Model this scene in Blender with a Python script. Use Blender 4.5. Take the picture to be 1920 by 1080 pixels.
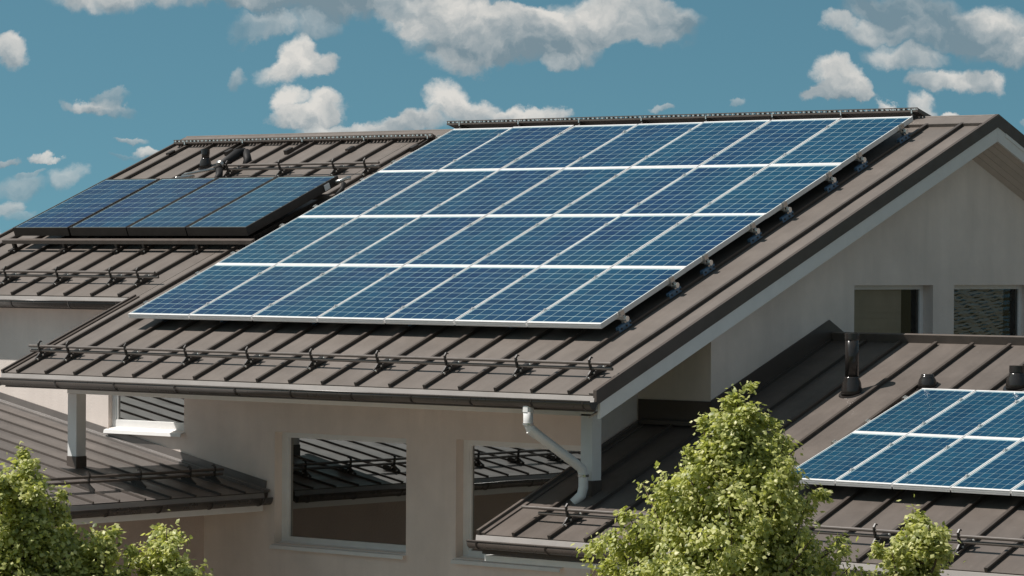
import bpy, math, random
import numpy as np
from mathutils import Vector, Matrix
random.seed(7); rng = np.random.default_rng(11)
S = bpy.context.scene
for o in list(bpy.data.objects): bpy.data.objects.remove(o)
COL = S.collection

# ------------------------------------------------------------ camera
RT = Vector((0.76010072, 0.64977854, 0.00589487)); UP = Vector((-0.00982445, 0.00242083, 0.99994881)); FW = Vector((-0.649731, 0.76011972, -0.00822379))
CAMP = Vector((29.376, -27.492, 0.656))
cd = bpy.data.cameras.new('camera'); cam = bpy.data.objects.new('camera', cd); COL.objects.link(cam)
cd.sensor_width = 36; cd.lens = 121.02; cd.clip_start = .5; cd.clip_end = 3000
cam.matrix_world = Matrix(((RT.x, UP.x, -FW.x, CAMP.x), (RT.y, UP.y, -FW.y, CAMP.y), (RT.z, UP.z, -FW.z, CAMP.z), (0, 0, 0, 1)))
S.camera = cam
S.render.resolution_x = 1024; S.render.resolution_y = 576
S.view_settings.view_transform = 'Standard'; S.view_settings.look = 'None'
S.view_settings.exposure = 0; S.view_settings.gamma = 1; S.view_settings.use_curve_mapping = False

# ------------------------------------------------------------ node helper
class NT:
    def __init__(s, tree): s.t = tree; s.n = tree.nodes; s.l = tree.links
    def add(s, typ, **k):
        nd = s.n.new(typ)
        for a, b in k.items(): setattr(nd, a, b)
        return nd
    def put(s, nd, i, v):
        if isinstance(v, bpy.types.NodeSocket): s.l.new(v, nd.inputs[i])
        elif v is not None: nd.inputs[i].default_value = v
    def m(s, op, a, b=None, c=None, clamp=False):
        nd = s.add('ShaderNodeMath', operation=op, use_clamp=clamp)
        s.put(nd, 0, a); s.put(nd, 1, b); s.put(nd, 2, c); return nd.outputs[0]
    def v(s, op, a, b=None, out=0):
        nd = s.add('ShaderNodeVectorMath', operation=op); s.put(nd, 0, a); s.put(nd, 1, b)
        return nd.outputs[out]
    def scale(s, a, f):
        nd = s.add('ShaderNodeVectorMath', operation='SCALE'); s.put(nd, 0, a); s.put(nd, 3, f); return nd.outputs[0]
    def noise(s, vec, scale, detail=4, rough=.55, col=False, dist=0):
        nd = s.add('ShaderNodeTexNoise'); s.put(nd, 'Vector', vec)
        nd.inputs['Scale'].default_value = scale; nd.inputs['Detail'].default_value = detail
        nd.inputs['Roughness'].default_value = rough; nd.inputs['Distortion'].default_value = dist
        return nd.outputs['Color' if col else 'Fac']
    def rng(s, x, a, b, c=0., d=1., smooth=False):
        nd = s.add('ShaderNodeMapRange'); nd.interpolation_type = 'SMOOTHSTEP' if smooth else 'LINEAR'
        s.put(nd, 0, x)
        for i, q in enumerate((a, b, c, d)): s.put(nd, i + 1, q)
        return nd.outputs[0]
    def mix(s, f, a, b, blend='MIX'):
        nd = s.add('ShaderNodeMix', data_type='RGBA', blend_type=blend)
        s.put(nd, 0, f); s.put(nd, 6, a); s.put(nd, 7, b); return nd.outputs[2]
def c4(c): return (c[0], c[1], c[2], 1)

# ------------------------------------------------------------ sun and sky
SUN = Vector((-0.56, -0.48, 1.0)).normalized()
sd = bpy.data.lights.new('sun', 'SUN'); so = bpy.data.objects.new('sun', sd); COL.objects.link(so)
sd.energy = 5.0; sd.angle = math.radians(.53); sd.color = (1.0, .945, .89)
so.rotation_euler = SUN.to_track_quat('Z', 'Y').to_euler(); so.location = (0, 0, 30)
W = bpy.data.worlds.new('World'); S.world = W; W.use_nodes = True
N = NT(W.node_tree); N.n.clear()
tc = N.add('ShaderNodeTexCoord').outputs['Generated']
sky = N.add('ShaderNodeTexSky', sky_type='NISHITA'); sky.sun_disc = False
sky.sun_elevation = math.asin(SUN.z); sky.sun_rotation = math.atan2(SUN.x, SUN.y) % (2 * math.pi)
sky.air_density = 1.0; sky.dust_density = .35; sky.ozone_density = 1.6
# lookup raised: the horizon takes the colour of the sky higher up
sep = N.add('ShaderNodeSeparateXYZ'); N.put(sep, 0, tc)
zz = N.m('ADD', N.m('MULTIPLY', sep.outputs[2], 2.2), .27)
cmb = N.add('ShaderNodeCombineXYZ'); N.put(cmb, 0, sep.outputs[0]); N.put(cmb, 1, sep.outputs[1]); N.put(cmb, 2, zz)
N.put(sky, 0, N.v('NORMALIZE', cmb.outputs[0]))
skyc = N.mix(1., sky.outputs[0], c4((.90, 1.32, 1.05)), 'MULTIPLY')
# direction coordinates about the bearing the house is seen on
fw = N.m('MAXIMUM', N.v('DOT_PRODUCT', tc, tuple(FW), 1), .05)
u = N.m('DIVIDE', N.v('DOT_PRODUCT', tc, tuple(RT), 1), fw); v = N.m('DIVIDE', N.v('DOT_PRODUCT', tc, tuple(UP), 1), fw)
uv = N.add('ShaderNodeCombineXYZ'); N.put(uv, 0, u); N.put(uv, 1, v); uv = uv.outputs[0]
w1 = N.scale(N.v('SUBTRACT', N.noise(uv, 55, 7, .62, col=True), (.5, .5, .5)), .016)
w2 = N.scale(N.v('SUBTRACT', N.noise(uv, 16, 3, .5, col=True), (.5, .5, .5)), .012)
pw = N.v('MULTIPLY', N.v('ADD', N.v('ADD', uv, w1), w2), (1, 1, 0))
# cumulus groups: centre, half sizes (thousandths), opacity, lightness
F_ = 6454.
CL = [(200,-4,120,40,1,.9),(430,-14,190,40,.8,.7),(640,-2,270,44,1,.25),(450,55,34,26,.35,.5),(492,50,45,24,.6,.6),(580,48,60,28,.6,.6),
 (555,108,40,42,1,1),(548,140,62,28,1,.9),(602,128,32,26,1,.9),(460,138,22,24,.55,.6),
 (543,195,34,28,1,1),(612,207,46,26,1,.95),(578,226,76,16,1,.6),
 (170,200,66,16,.9,.85),(205,182,40,16,.55,.5),(228,208,36,14,.5,.45),(8,98,34,34,.95,.95),
 (250,267,40,7,.7,.7),(284,288,26,11,.9,.9),(240,296,40,5,.3,.3),(12,298,28,8,.8,.8),(78,293,26,13,.9,.9),(106,300,20,7,.8,.7),
 (50,352,50,30,.5,.7),(135,340,38,28,.5,.65),(60,324,40,6,.45,.6),(14,390,34,18,.7,.6),(8,445,18,26,.8,.9),(45,408,30,12,.35,.5),
 (820,30,110,44,1,.85),(905,62,150,60,1,.6),(880,115,78,32,1,.75),(950,90,130,46,1,.3),(1070,95,70,42,1,.35),(1050,130,42,20,.8,.6),
 (1150,32,150,54,1,.9),(990,32,80,28,1,1),(1235,40,86,44,.9,.35),(745,12,44,26,.7,.7),(1090,60,120,30,1,.6),
 (836,183,42,34,1,1),(885,206,56,34,1,.85),(965,214,46,26,1,.9),(1030,212,48,18,.95,.9),(788,224,56,24,1,.8),(650,247,90,15,.9,.9),(740,240,60,22,1,.8),
 (1240,211,22,7,.6,.8),(1560,148,46,32,1,1),(1598,172,40,24,1,.85),(1528,186,36,14,.9,.8),(1568,180,72,18,1,.5),(1392,191,18,9,.45,.6),
 (1700,18,140,40,.8,.3),(1568,46,36,22,.8,.8),(1630,70,64,28,.8,.65),(1690,112,90,22,.8,.55),(1770,62,130,40,.85,.5),(1870,66,100,60,.95,.65),(1905,104,60,34,.9,.7),
 (1790,152,82,26,.95,.7),(1735,150,40,22,.8,.5),(1852,158,40,20,.9,.85),(1724,202,38,30,.9,.75),(1655,196,24,12,.9,.9),(1786,216,26,10,.95,1),(1910,222,20,6,.4,.5),
 (40,-70,260,60,.9,.7),(900,-90,500,70,1,.8),(1800,-80,300,60,.9,.6)]
M_ = None; T_ = None; A_ = None
for (cx, cy, rx, ry, op, br) in CL:
    q = N.v('MULTIPLY', N.v('SUBTRACT', pw, ((cx - 960) / F_, (540 - cy) / F_, 0)), (F_ / rx, F_ / ry, 0))
    d = N.m('SUBTRACT', 1.15, N.v('DOT_PRODUCT', q, q, 1), clamp=False)
    w = N.m('MAXIMUM', d, 0.0)
    wo = N.m('MULTIPLY', w, op)
    wb = N.m('MULTIPLY', w, br)
    t = N.m('MULTIPLY', w, N.v('DOT_PRODUCT', q, (0, 1, 0), 1))
    if M_ is None: M_, A_, T_, B_ = w, wo, t, wb
    else: M_, A_, T_, B_ = N.m('ADD', M_, w), N.m('ADD', A_, wo), N.m('ADD', T_, t), N.m('ADD', B_, wb)
den = N.m('ADD', M_, .02)
opq = N.m('DIVIDE', A_, den); tt = N.m('DIVIDE', T_, den); bb = N.m('DIVIDE', B_, den)
fine = N.noise(pw, 90, 6, .6)
cov = N.m('MULTIPLY', N.rng(N.m('ADD', M_, N.m('MULTIPLY', N.m('SUBTRACT', fine, .5), 1.25)), -.02, .95, 0, 1, True), opq)
lump = N.m('SUBTRACT', N.noise(pw, 34, 5, .55), N.noise(N.v('ADD', pw, (.0035, .0065, 0)), 34, 5, .55))
lump2 = N.m('SUBTRACT', N.noise(pw, 120, 4, .6), N.noise(N.v('ADD', pw, (.0010, .0018, 0)), 120, 4, .6))
lit = N.m('ADD', N.m('ADD', N.m('MULTIPLY', lump, 2.6), N.m('MULTIPLY', lump2, .9)), N.m('ADD', N.m('MULTIPLY', tt, .38), bb))
cloudc = N.add('ShaderNodeValToRGB'); N.put(cloudc, 0, N.m('MULTIPLY', lit, .74, clamp=True))
e = cloudc.color_ramp.elements; e[0].position = .08; e[0].color = (.19, .265, .31, 1); e[1].position = .90; e[1].color = (.72, .70, .66, 1)
e2 = cloudc.color_ramp.elements.new(.45); e2.color = (.39, .43, .445, 1)
# unseen cloud outside the view, cover and tone set for ambient light
gp = N.add('ShaderNodeCombineXYZ'); zc = N.m('ADD', N.m('MAXIMUM', sep.outputs[2], 0), .16)
N.put(gp, 0, N.m('DIVIDE', sep.outputs[0], zc)); N.put(gp, 1, N.m('DIVIDE', sep.outputs[1], zc)); gp = gp.outputs[0]
gen = N.rng(N.noise(gp, 1.6, 7, .6), .44, .58, 0, .95, True)
outw = N.m('MAXIMUM', N.rng(N.m('ABSOLUTE', u), .165, .23, 0, 1, True), N.rng(v, .10, .14, 0, 1, True))
outw = N.m('MAXIMUM', outw, N.m('SUBTRACT', 1, N.rng(N.v('DOT_PRODUCT', tc, tuple(FW), 1), .5, .7, 0, 1)))
gen = N.m('MULTIPLY', gen, outw)
gcol = N.mix(N.noise(gp, 4, 5, .6), c4((.14, .15, .155)), c4((.36, .335, .30)))
STR = .080
def sc(c, k):
    return N.mix(1., c, c4((k, k, k)), 'MULTIPLY')
k = 1.0 / STR
inw = N.m('SUBTRACT', 1, outw)
col = N.mix(N.m('MULTIPLY', cov, inw), skyc, sc(cloudc.outputs[0], k))
col = N.mix(gen, col, sc(gcol, k))
bg = N.add('ShaderNodeBackground'); N.put(bg, 0, col); bg.inputs[1].default_value = STR
wo_ = N.add('ShaderNodeOutputWorld'); N.l.new(bg.outputs[0], wo_.inputs[0])

# ------------------------------------------------------------ materials
def mat(name, base, rough=.6, spec=.4, metal=0., var=.0, vscale=3., bump=0., bscale=60., bdist=.004, coat=0., streak=None, rnd=0., dust=0.):
    m = bpy.data.materials.new(name); m.use_nodes = True; n = NT(m.node_tree); n.n.clear()
    p = n.add('ShaderNodeBsdfPrincipled'); o = n.add('ShaderNodeOutputMaterial'); n.l.new(p.outputs[0], o.inputs[0])
    p.inputs['Roughness'].default_value = rough; p.inputs['Metallic'].default_value = metal
    p.inputs['Specular IOR Level'].default_value = spec; p.inputs['Coat Weight'].default_value = coat; p.inputs['Coat Roughness'].default_value = .03
    tcn = n.add('ShaderNodeTexCoord'); oc = n.add('ShaderNodeNewGeometry').outputs['Position']
    c = c4(base)
    if var > 0:
        f = n.noise(oc, vscale, 6, .62)
        lo = tuple(x * (1 - var) for x in base); hi = tuple(min(1, x * (1 + var)) for x in base)
        c = n.mix(n.rng(f, .3, .7), c4(lo), c4(hi))
        if streak:
            mp = n.add('ShaderNodeMapping'); n.put(mp, 0, oc); mp.inputs['Scale'].default_value = streak
            f2 = n.noise(mp.outputs[0], 1, 5, .6)
            c = n.mix(n.rng(f2, .45, .75, 0, .5), c, c4(tuple(x * (1 - 1.6 * var) for x in base)))
        n.put(p, 'Roughness', n.rng(n.noise(oc, vscale * 2.3, 4, .6), .3, .7, rough * .82, min(1, rough * 1.18)))
    if dust > 0:
        f3 = n.rng(n.noise(oc, 26, 5, .7, dist=1.2), .60, .74, 0, dust)
        c = n.mix(f3, c, c4(tuple(min(1, x * 1.9 + .04) for x in base)))
    if rnd > 0:
        oi = n.add('ShaderNodeObjectInfo').outputs['Random']
        hs = n.add('ShaderNodeHueSaturation'); n.put(hs, 'Value', n.rng(oi, 0, 1, 1 - rnd, 1 + rnd)); n.put(hs, 'Color', c)
        hs.inputs['Hue'].default_value = .5; c = hs.outputs[0]
    n.put(p, 'Base Color', c)
    if bump > 0:
        b = n.add('ShaderNodeBump'); b.inputs['Strength'].default_value = bump; b.inputs['Distance'].default_value = bdist
        n.put(b, 'Height', n.noise(oc, bscale, 5, .6)); n.l.new(b.outputs[0], p.inputs['Normal'])
    return m
M = {}
M['roof'] = mat('roof_sheet', (.172, .147, .129), .50, .42, var=.13, vscale=1.7, bump=.35, bscale=3.2, bdist=.025, streak=(9, .8, .8), rnd=.06, dust=.14)
M['roof_low'] = mat('roof_sheet_worn', (.142, .120, .105), .46, .30, var=.16, vscale=2.2, bump=.25, bscale=3.5, bdist=.012, streak=(9, .8, .8), rnd=.04, dust=.30)
M['roof_left'] = mat('roof_sheet_left', (.150, .131, .119), .46, 1.0, var=.16, vscale=2.2, bump=.25, bscale=3.5, bdist=.012, streak=(.8, 9, .8), rnd=.05, dust=.22)
M['seam'] = mat('seam_metal', (.085, .070, .060), .42, .45, var=.1, vscale=6)
M['flash'] = mat('flashing', (.088, .070, .059), .45, .45, var=.12, vscale=3, bump=.2, bscale=6, bdist=.006)
M['apron'] = mat('apron_metal', (.48, .44, .41), .35, .6, var=.1, vscale=3)
M['gutter'] = mat('gutter_metal', (.10, .085, .075), .30, .6, var=.12, vscale=4)
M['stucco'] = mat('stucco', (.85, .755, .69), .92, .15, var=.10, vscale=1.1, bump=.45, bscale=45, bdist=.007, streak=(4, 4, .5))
M['stucco_shaded'] = mat('stucco_shaded', (.56, .47, .42), .92, .15, var=.08, vscale=1.1, bump=.8, bscale=38, bdist=.010)  # same stucco, with the shade under the left eave put into its colour
M['trim'] = mat('painted_trim', (.84, .83, .81), .5, .4, var=.04, vscale=5)
M['soffit'] = mat('soffit_board', (.62, .54, .49), .6, .3, var=.05, vscale=5, rnd=.03)
M['dark'] = mat('dark_metal', (.035, .029, .025), .35, .55, var=.2, vscale=9)
M['railm'] = mat('rail_metal', (.13, .108, .094), .40, .5, var=.15, vscale=9)
M['alu'] = mat('aluminium', (.72, .71, .69), .32, .5, metal=.55, var=.05, vscale=8)
M['steel'] = mat('bare_steel', (.60, .58, .55), .24, .5, metal=.9, var=.1, vscale=14)
M['bolt'] = mat('bright_bolt', (.85, .84, .80), .22, .6, metal=.7)
M['blackrub'] = mat('black_insulation', (.018, .017, .017), .6, .3, bump=.5, bscale=80)
M['collframe'] = mat('collector_frame', (.030, .025, .022), .45, .4, var=.2, vscale=4)
M['backsheet'] = mat('module_backsheet', (.36, .52, .56), .2, .4, var=.06, vscale=6, coat=.1)
M['plastic'] = mat('black_plastic', (.030, .026, .024), .18, .6, var=.2, vscale=8)
M['whitebox'] = mat('white_aluminium', (.80, .79, .78), .4, .5, var=.03, vscale=5)
M['hookbase'] = mat('sky_tinted_hook', (.10, .19, .30), .35, .5, metal=.3, var=.2, vscale=20)  # aluminium hooks, blue sky reflection put into the base colour
M['ground'] = mat('ground_grass', (.085, .085, .05), .95, .1, var=.4, vscale=.6, bump=.5, bscale=30)
M['paving'] = mat('paving', (.29, .25, .215), .9, .2, var=.2, vscale=1.2, bump=.3, bscale=40)
M['bark'] = mat('bark', (.10, .075, .055), .9, .2, var=.4, vscale=20, bump=.7, bscale=50)
M['pane_backing'] = mat('pane_backing_brown', (.85, .74, .63), .9, .1, var=.1, vscale=3, streak=(1, 1, 12))
M['inside'] = mat('room_dark', (.02, .018, .016), .9, .1)
M['pane_highlight'] = mat('pane_highlight', (.75, .73, .70), .8, .2, bump=.8, bscale=40, bdist=.01)  # pale colour for the highlight in the wavy pane
def cellmat():
    m = bpy.data.materials.new('solar_cell'); m.use_nodes = True; n = NT(m.node_tree); n.n.clear()
    p = n.add('ShaderNodeBsdfPrincipled'); o = n.add('ShaderNodeOutputMaterial'); n.l.new(p.outputs[0], o.inputs[0])
    geo = n.add('ShaderNodeNewGeometry').outputs['Position']
    vor = n.add('ShaderNodeTexVoronoi'); n.put(vor, 'Vector', geo); vor.inputs['Scale'].default_value = 55
    r = n.add('ShaderNodeObjectInfo').outputs['Random']
    f = n.m('ADD', n.m('MULTIPLY', r, .6), n.m('MULTIPLY', n.noise(vor.outputs['Color'], 5, 1), .4))
    big = n.rng(n.noise(geo, .55, 3, .5), .35, .65)
    a = n.mix(big, c4((.004, .025, .080)), c4((.005, .046, .094)))
    b = n.mix(big, c4((.006, .037, .102)), c4((.008, .064, .118)))
    n.put(p, 'Base Color', n.mix(n.rng(f, .2, .8), a, b))
    p.inputs['Roughness'].default_value = .3; p.inputs['Specular IOR Level'].default_value = .12
    p.inputs['Coat Weight'].default_value = .30; p.inputs['Coat Roughness'].default_value = .02
    return m
M['cell'] = cellmat()
def panemat(name, refl, base, wav=0., trans=0.):
    m = bpy.data.materials.new(name); m.use_nodes = True; n = NT(m.node_tree); n.n.clear()
    o = n.add('ShaderNodeOutputMaterial')
    g = n.add('ShaderNodeBsdfGlossy'); g.inputs['Roughness'].default_value = .012; g.inputs['Color'].default_value = (.93, .96, .95, 1)
    d = n.add('ShaderNodeBsdfDiffuse'); d.inputs[0].default_value = c4(base)
    t = n.add('ShaderNodeBsdfTransparent'); t.inputs[0].default_value = (.75, .76, .74, 1)
    fr = n.add('ShaderNodeFresnel'); fr.inputs[0].default_value = 1.5
    mx0 = n.add('ShaderNodeMixShader'); mx0.inputs[0].default_value = trans
    n.l.new(d.outputs[0], mx0.inputs[1]); n.l.new(t.outputs[0], mx0.inputs[2])
    mx = n.add('ShaderNodeMixShader'); n.put(mx, 0, n.m('ADD', fr.outputs[0], refl, clamp=True))
    n.l.new(mx0.outputs[0], mx.inputs[1]); n.l.new(g.outputs[0], mx.inputs[2]); n.l.new(mx.outputs[0], o.inputs[0])
    if 1:
        b = n.add('ShaderNodeBump'); b.inputs['Strength'].default_value = 1; b.inputs['Distance'].default_value = .0004 + wav
        geo = n.add('ShaderNodeNewGeometry').outputs['Position']
        mp = n.add('ShaderNodeMapping'); n.put(mp, 0, geo); mp.inputs['Scale'].default_value = (1, 1, 1) if not wav else (1.5, 1.5, 9)
        n.put(b, 'Height', n.noise(mp.outputs[0], 1.4 if not wav else 3, 2, .4)); n.l.new(b.outputs[0], g.inputs['Normal'])
    return m
M['pane'] = panemat('coated_window_glass', .25, (.012, .011, .010))
M['pane_gable'] = panemat('gable_window_glass', .0, (.02, .018, .016), trans=.92)
M['pane_wavy'] = panemat('wavy_window_glass', .0, (.02, .018, .016), wav=.004, trans=.9)
def leafmat():
    m = bpy.data.materials.new('leaf'); m.use_nodes = True; n = NT(m.node_tree); n.n.clear()
    o = n.add('ShaderNodeOutputMaterial'); at = n.add('ShaderNodeAttribute'); at.attribute_name = 'tone'
    cr = n.add('ShaderNodeValToRGB'); n.put(cr, 0, at.outputs['Fac'])
    e = cr.color_ramp.elements; e[0].color = (.17, .21, .07, 1); e[1].color = (.86, .82, .44, 1)
    x = e = cr.color_ramp.elements.new(.5); x.color = (.56, .58, .22, 1)
    p = n.add('ShaderNodeBsdfPrincipled'); n.put(p, 'Base Color', cr.outputs[0]); p.inputs['Roughness'].default_value = .42; p.inputs['Specular IOR Level'].default_value = .5
    t = n.add('ShaderNodeBsdfTranslucent'); n.put(t, 0, n.mix(1., cr.outputs[0], c4((1.1, 1.15, .55)), 'MULTIPLY'))
    mx = n.add('ShaderNodeMixShader'); mx.inputs[0].default_value = .42
    n.l.new(p.outputs[0], mx.inputs[1]); n.l.new(t.outputs[0], mx.inputs[2]); n.l.new(mx.outputs[0], o.inputs[0])
    return m
M['leaf'] = leafmat()

# ------------------------------------------------------------ mesh helper
class MB:
    def __init__(s): s.v = []; s.f = []
    def hexa(s, p):   # 8 points: bottom loop 4, top loop 4
        b = len(s.v); s.v += [tuple(q) for q in p]
        for f in ((3, 2, 1, 0), (4, 5, 6, 7), (0, 1, 5, 4), (1, 2, 6, 5), (2, 3, 7, 6), (3, 0, 4, 7)): s.f.append(tuple(b + i for i in f))
        return s
    def box(s, a0, a1, b0, b1, c0, c1, fn=None):
        P = [(a0, b0, c0), (a1, b0, c0), (a1, b1, c0), (a0, b1, c0), (a0, b0, c1), (a1, b0, c1), (a1, b1, c1), (a0, b1, c1)]
        return s.hexa([fn(*q) if fn else q for q in P])
    def quad(s, *p):
        b = len(s.v); s.v += [tuple(q) for q in p]; s.f.append(tuple(range(b, b + len(p)))); return s
    def prism(s, pts, ext):  # polygon extruded by a vector
        b = len(s.v); n = len(pts); e = Vector(ext)
        s.v += [tuple(q) for q in pts] + [tuple(Vector(q) + e) for q in pts]
        s.f.append(tuple(range(b, b + n))[::-1]); s.f.append(tuple(range(b + n, b + 2 * n)))
        for i in range(n): j = (i + 1) % n; s.f.append((b + i, b + j, b + n + j, b + n + i))
        return s
    def tube(s, pts, r, k=10, cap=True):
        pts = [Vector(p) for p in pts]; R = r if hasattr(r, '__len__') else [r] * len(pts); b = len(s.v)
        up = Vector((0, 0, 1)) if abs((pts[1] - pts[0]).normalized().z) < .9 else Vector((1, 0, 0))
        for i, p in enumerate(pts):
            d = (pts[min(i + 1, len(pts) - 1)] - pts[max(i - 1, 0)]).normalized()
            a = d.cross(up).normalized(); c = a.cross(d)
            for j in range(k):
                t = 2 * math.pi * j / k; s.v.append(tuple(p + (a * math.cos(t) + c * math.sin(t)) * R[i]))
        for i in range(len(pts) - 1):
            for j in range(k):
                j2 = (j + 1) % k; s.f.append((b + i * k + j, b + i * k + j2, b + (i + 1) * k + j2, b + (i + 1) * k + j))
        if cap:
            s.f.append(tuple(b + j for j in range(k))[::-1]); s.f.append(tuple(b + (len(pts) - 1) * k + j for j in range(k)))
        return s
    def strip(s, prof, x0, x1, ax=lambda x, a, b: (x, a, b)):  # open profile swept along x
        b = len(s.v); n = len(prof)
        s.v += [ax(x0, *p) for p in prof] + [ax(x1, *p) for p in prof]
        for i in range(n - 1): s.f.append((b + i, b + i + 1, b + n + i + 1, b + n + i))
        return s
    def mesh(s, name, m, smooth=False):
        me = bpy.data.meshes.new(name); me.from_pydata(s.v, [], s.f); me.materials.append(m)
        me.validate(); me.update()
        if smooth: me.shade_smooth()
        return me
    def build(s, name, m, parent=None, smooth=False, bevel=0, kind=None, label=None, solid=0):
        o = link(name, s.mesh(name, m, smooth), parent, kind, label)
        if solid: q = o.modifiers.new('solid', 'SOLIDIFY'); q.thickness = solid; q.offset = 0
        if bevel: q = o.modifiers.new('bevel', 'BEVEL'); q.width = bevel; q.segments = 2; q.limit_method = 'ANGLE'
        return o
def link(name, me, parent=None, kind=None, label=None):
    o = bpy.data.objects.new(name, me); COL.objects.link(o)
    if parent: o.parent = parent
    if kind: o['kind'] = kind
    if label: o['label'] = label
    return o
def tag(o, label, cat, group=None, kind=None):
    o['label'] = label; o['category'] = cat
    if group: o['group'] = group
    if kind: o['kind'] = kind
    return o
def thing(name, label, cat, group=None, loc=(0, 0, 0), rot=(0, 0, 0)):
    o = bpy.data.objects.new(name, None); COL.objects.link(o); o.empty_display_size = .1
    o.location = loc; o.rotation_euler = rot
    return tag(o, label, cat, group)
def copy_tree(o, parent=None):
    c = o.copy(); COL.objects.link(c)
    if parent: c.parent = parent
    for ch in list(o.children): copy_tree(ch, c)
    return c

# ------------------------------------------------------------ roof frames
TH = math.radians(22.326); CT, ST, TT = math.cos(TH), math.sin(TH), math.tan(TH)
ZM = -.2 / CT
def PM(x, y, n=0.): return (x, y - n * ST, y * TT + ZM + n * CT)          # main slope
YR = 6.15; ZR = YR * TT + ZM
def PB(x, y, n=0.): return (x, y + n * ST, ZR - (y - YR) * TT + n * CT)   # its back slope
TL = .394; THL = math.atan(TL); CL_, SL_ = math.cos(THL), math.sin(THL)
def PL(x, y, n=0.): return (x, y - n * SL_, y * TL - 1.536 + n * CL_)     # low wing to the right
TLL = -.191; ALL = math.atan(.191)
def PLL(x, y, n=0.): return (x + n * math.sin(ALL), y, x * TLL - 1.850 + n * math.cos(ALL))  # low wing to the left
YW = 1.2; XG = 7.592; GZ = -6.6

# ------------------------------------------------------------ ground
MB().quad((-900, -900, GZ), (900, -900, GZ), (900, 900, GZ), (-900, 900, GZ)).build('ground', M['ground'], kind='structure')
MB().quad((-14, -9, GZ + .004), (22, -9, GZ + .004), (22, 14, GZ + .004), (-14, 14, GZ + .004)).build('pavement', M['paving'], kind='structure')  # unseen paving, widened and warm in tone to bounce light onto shaded walls

# ------------------------------------------------------------ the house
house = thing('house', 'beige rendered house with brown standing seam metal roofs stepping over several wings', 'house')
def wall_y(x0, x1, z0, z1, y, holes, depth, name='wall'):
    xs = sorted({x0, x1, *[h[0] for h in holes], *[h[1] for h in holes]}); zs = sorted({z0, z1, *[h[2] for h in holes], *[h[3] for h in holes]})
    b = MB()
    for i in range(len(xs) - 1):
        for j in range(len(zs) - 1):
            cx, cz = (xs[i] + xs[i + 1]) / 2, (zs[j] + zs[j + 1]) / 2
            if any(h[0] < cx < h[1] and h[2] < cz < h[3] for h in holes): continue
            b.quad((xs[i], y, zs[j]), (xs[i + 1], y, zs[j]), (xs[i + 1], y, zs[j + 1]), (xs[i], y, zs[j + 1]))
    for h in holes:
        a, c, d, e = h
        for p, q in (((a, d), (a, e)), ((a, e), (c, e)), ((c, e), (c, d)), ((c, d), (a, d))):
            b.quad((p[0], y, p[1]), (p[0], y + depth, p[1]), (q[0], y + depth, q[1]), (q[0], y, q[1]))
    return b.build(name, M['stucco'], house)
FRONT = [(-1.61, -.288, -1.42, -.72), (1.228, 3.30, -2.66, -1.365), (4.048, 6.10, -2.66, -1.345)]
wall_y(-7.0, 7.592, GZ, .165, YW, FRONT, .2)
# gable wall with two windows, cut to the roof slopes
gw = MB(); WZ0, WZ1 = -.55, .395
ys = [YW, 3.8, 5.36, 5.79, 7.45, 11.0]
def topz(y): return (y * TT + ZM if y <= YR else ZR - (y - YR) * TT) - .16
def gq(y0, y1, z0a, z0b, z1a, z1b): gw.quad((XG, y0, z0a), (XG, y1, z0b), (XG, y1, z1b), (XG, y0, z1a))
for i in range(5):
    a, b = ys[i], ys[i + 1]
    cuts = [a, YR, b] if a < YR < b else [a, b]
    for q, w in zip(cuts[:-1], cuts[1:]):
        if i in (1, 3):
            gq(q, w, GZ, GZ, WZ0, WZ0); gq(q, w, WZ1, WZ1, topz(q), topz(w))
        else: gq(q, w, GZ, GZ, topz(q), topz(w))
for a, b in ((3.8, 5.36), (5.79, 7.45)):
    for p, q in (((a, WZ0), (a, WZ1)), ((a, WZ1), (b, WZ1)), ((b, WZ1), (b, WZ0)), ((b, WZ0), (a, WZ0))):
        gw.quad((XG, *p), (XG - .16, *p), (XG - .16, *q), (XG, *q))
gw.build('wall', M['stucco'], house)
MB().prism([(6.50, .42, GZ), (6.50, YW - .002, GZ), (6.50, YW - .002, PM(0, YW)[2] - .115), (6.50, .42, PM(0, .42)[2] - .115)], (.12, 0, 0)).build('wall', M['stucco'], house)         # return wall beside the corner post
# windows of the front and the gable
def window_y(x0, x1, z0, z1, y, fw, fb, sill, pane, sill_x1=None, mull=()):
    f = MB(); d = .05
    f.box(x0, x0 + fw, y, y + d, z0, z1); f.box(x1 - fw, x1, y, y + d, z0, z1)
    f.box(x0 + fw, x1 - fw, y, y + d, z1 - fw * .8, z1); f.box(x0 + fw, x1 - fw, y, y + d, z0, z0 + fb)
    f.box(x0 + fw - .012, x0 + fw + .03, y + .012, y + d - .005, z0 + fb, z1 - fw * .8)
    w = f.build('window', M['trim'], house, bevel=.004)
    MB().quad((x0 + fw, y + .035, z0 + fb), (x1 - fw, y + .035, z0 + fb), (x1 - fw, y + .035, z1 - fw * .8), (x0 + fw, y + .035, z1 - fw * .8)).build('pane', pane, w)
    s = MB(); xe = sill_x1 or x1
    s.prism([(x0 - .01, y, z0 + .012), (x0 - .01, YW - .065, z0 - .022), (x0 - .01, YW - .075, z0 - .062), (x0 - .01, YW - .055, z0 - .062), (x0 - .01, YW - .055, z0 - .03), (x0 - .01, y, z0 - .004)], (xe - x0 + .02, 0, 0))
    s.build('sill', M['trim'], w)
    return w
window_y(-1.61, -.288, -1.42, -.72, YW + .06, .06, .10, True, M['pane'])
window_y(1.228, 3.30, -2.66, -1.365, YW + .12, .085, .075, True, M['pane'])
window_y(4.048, 6.10, -2.66, -1.345, YW + .12, .085, .075, True, M['pane'], sill_x1=5.60)
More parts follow.
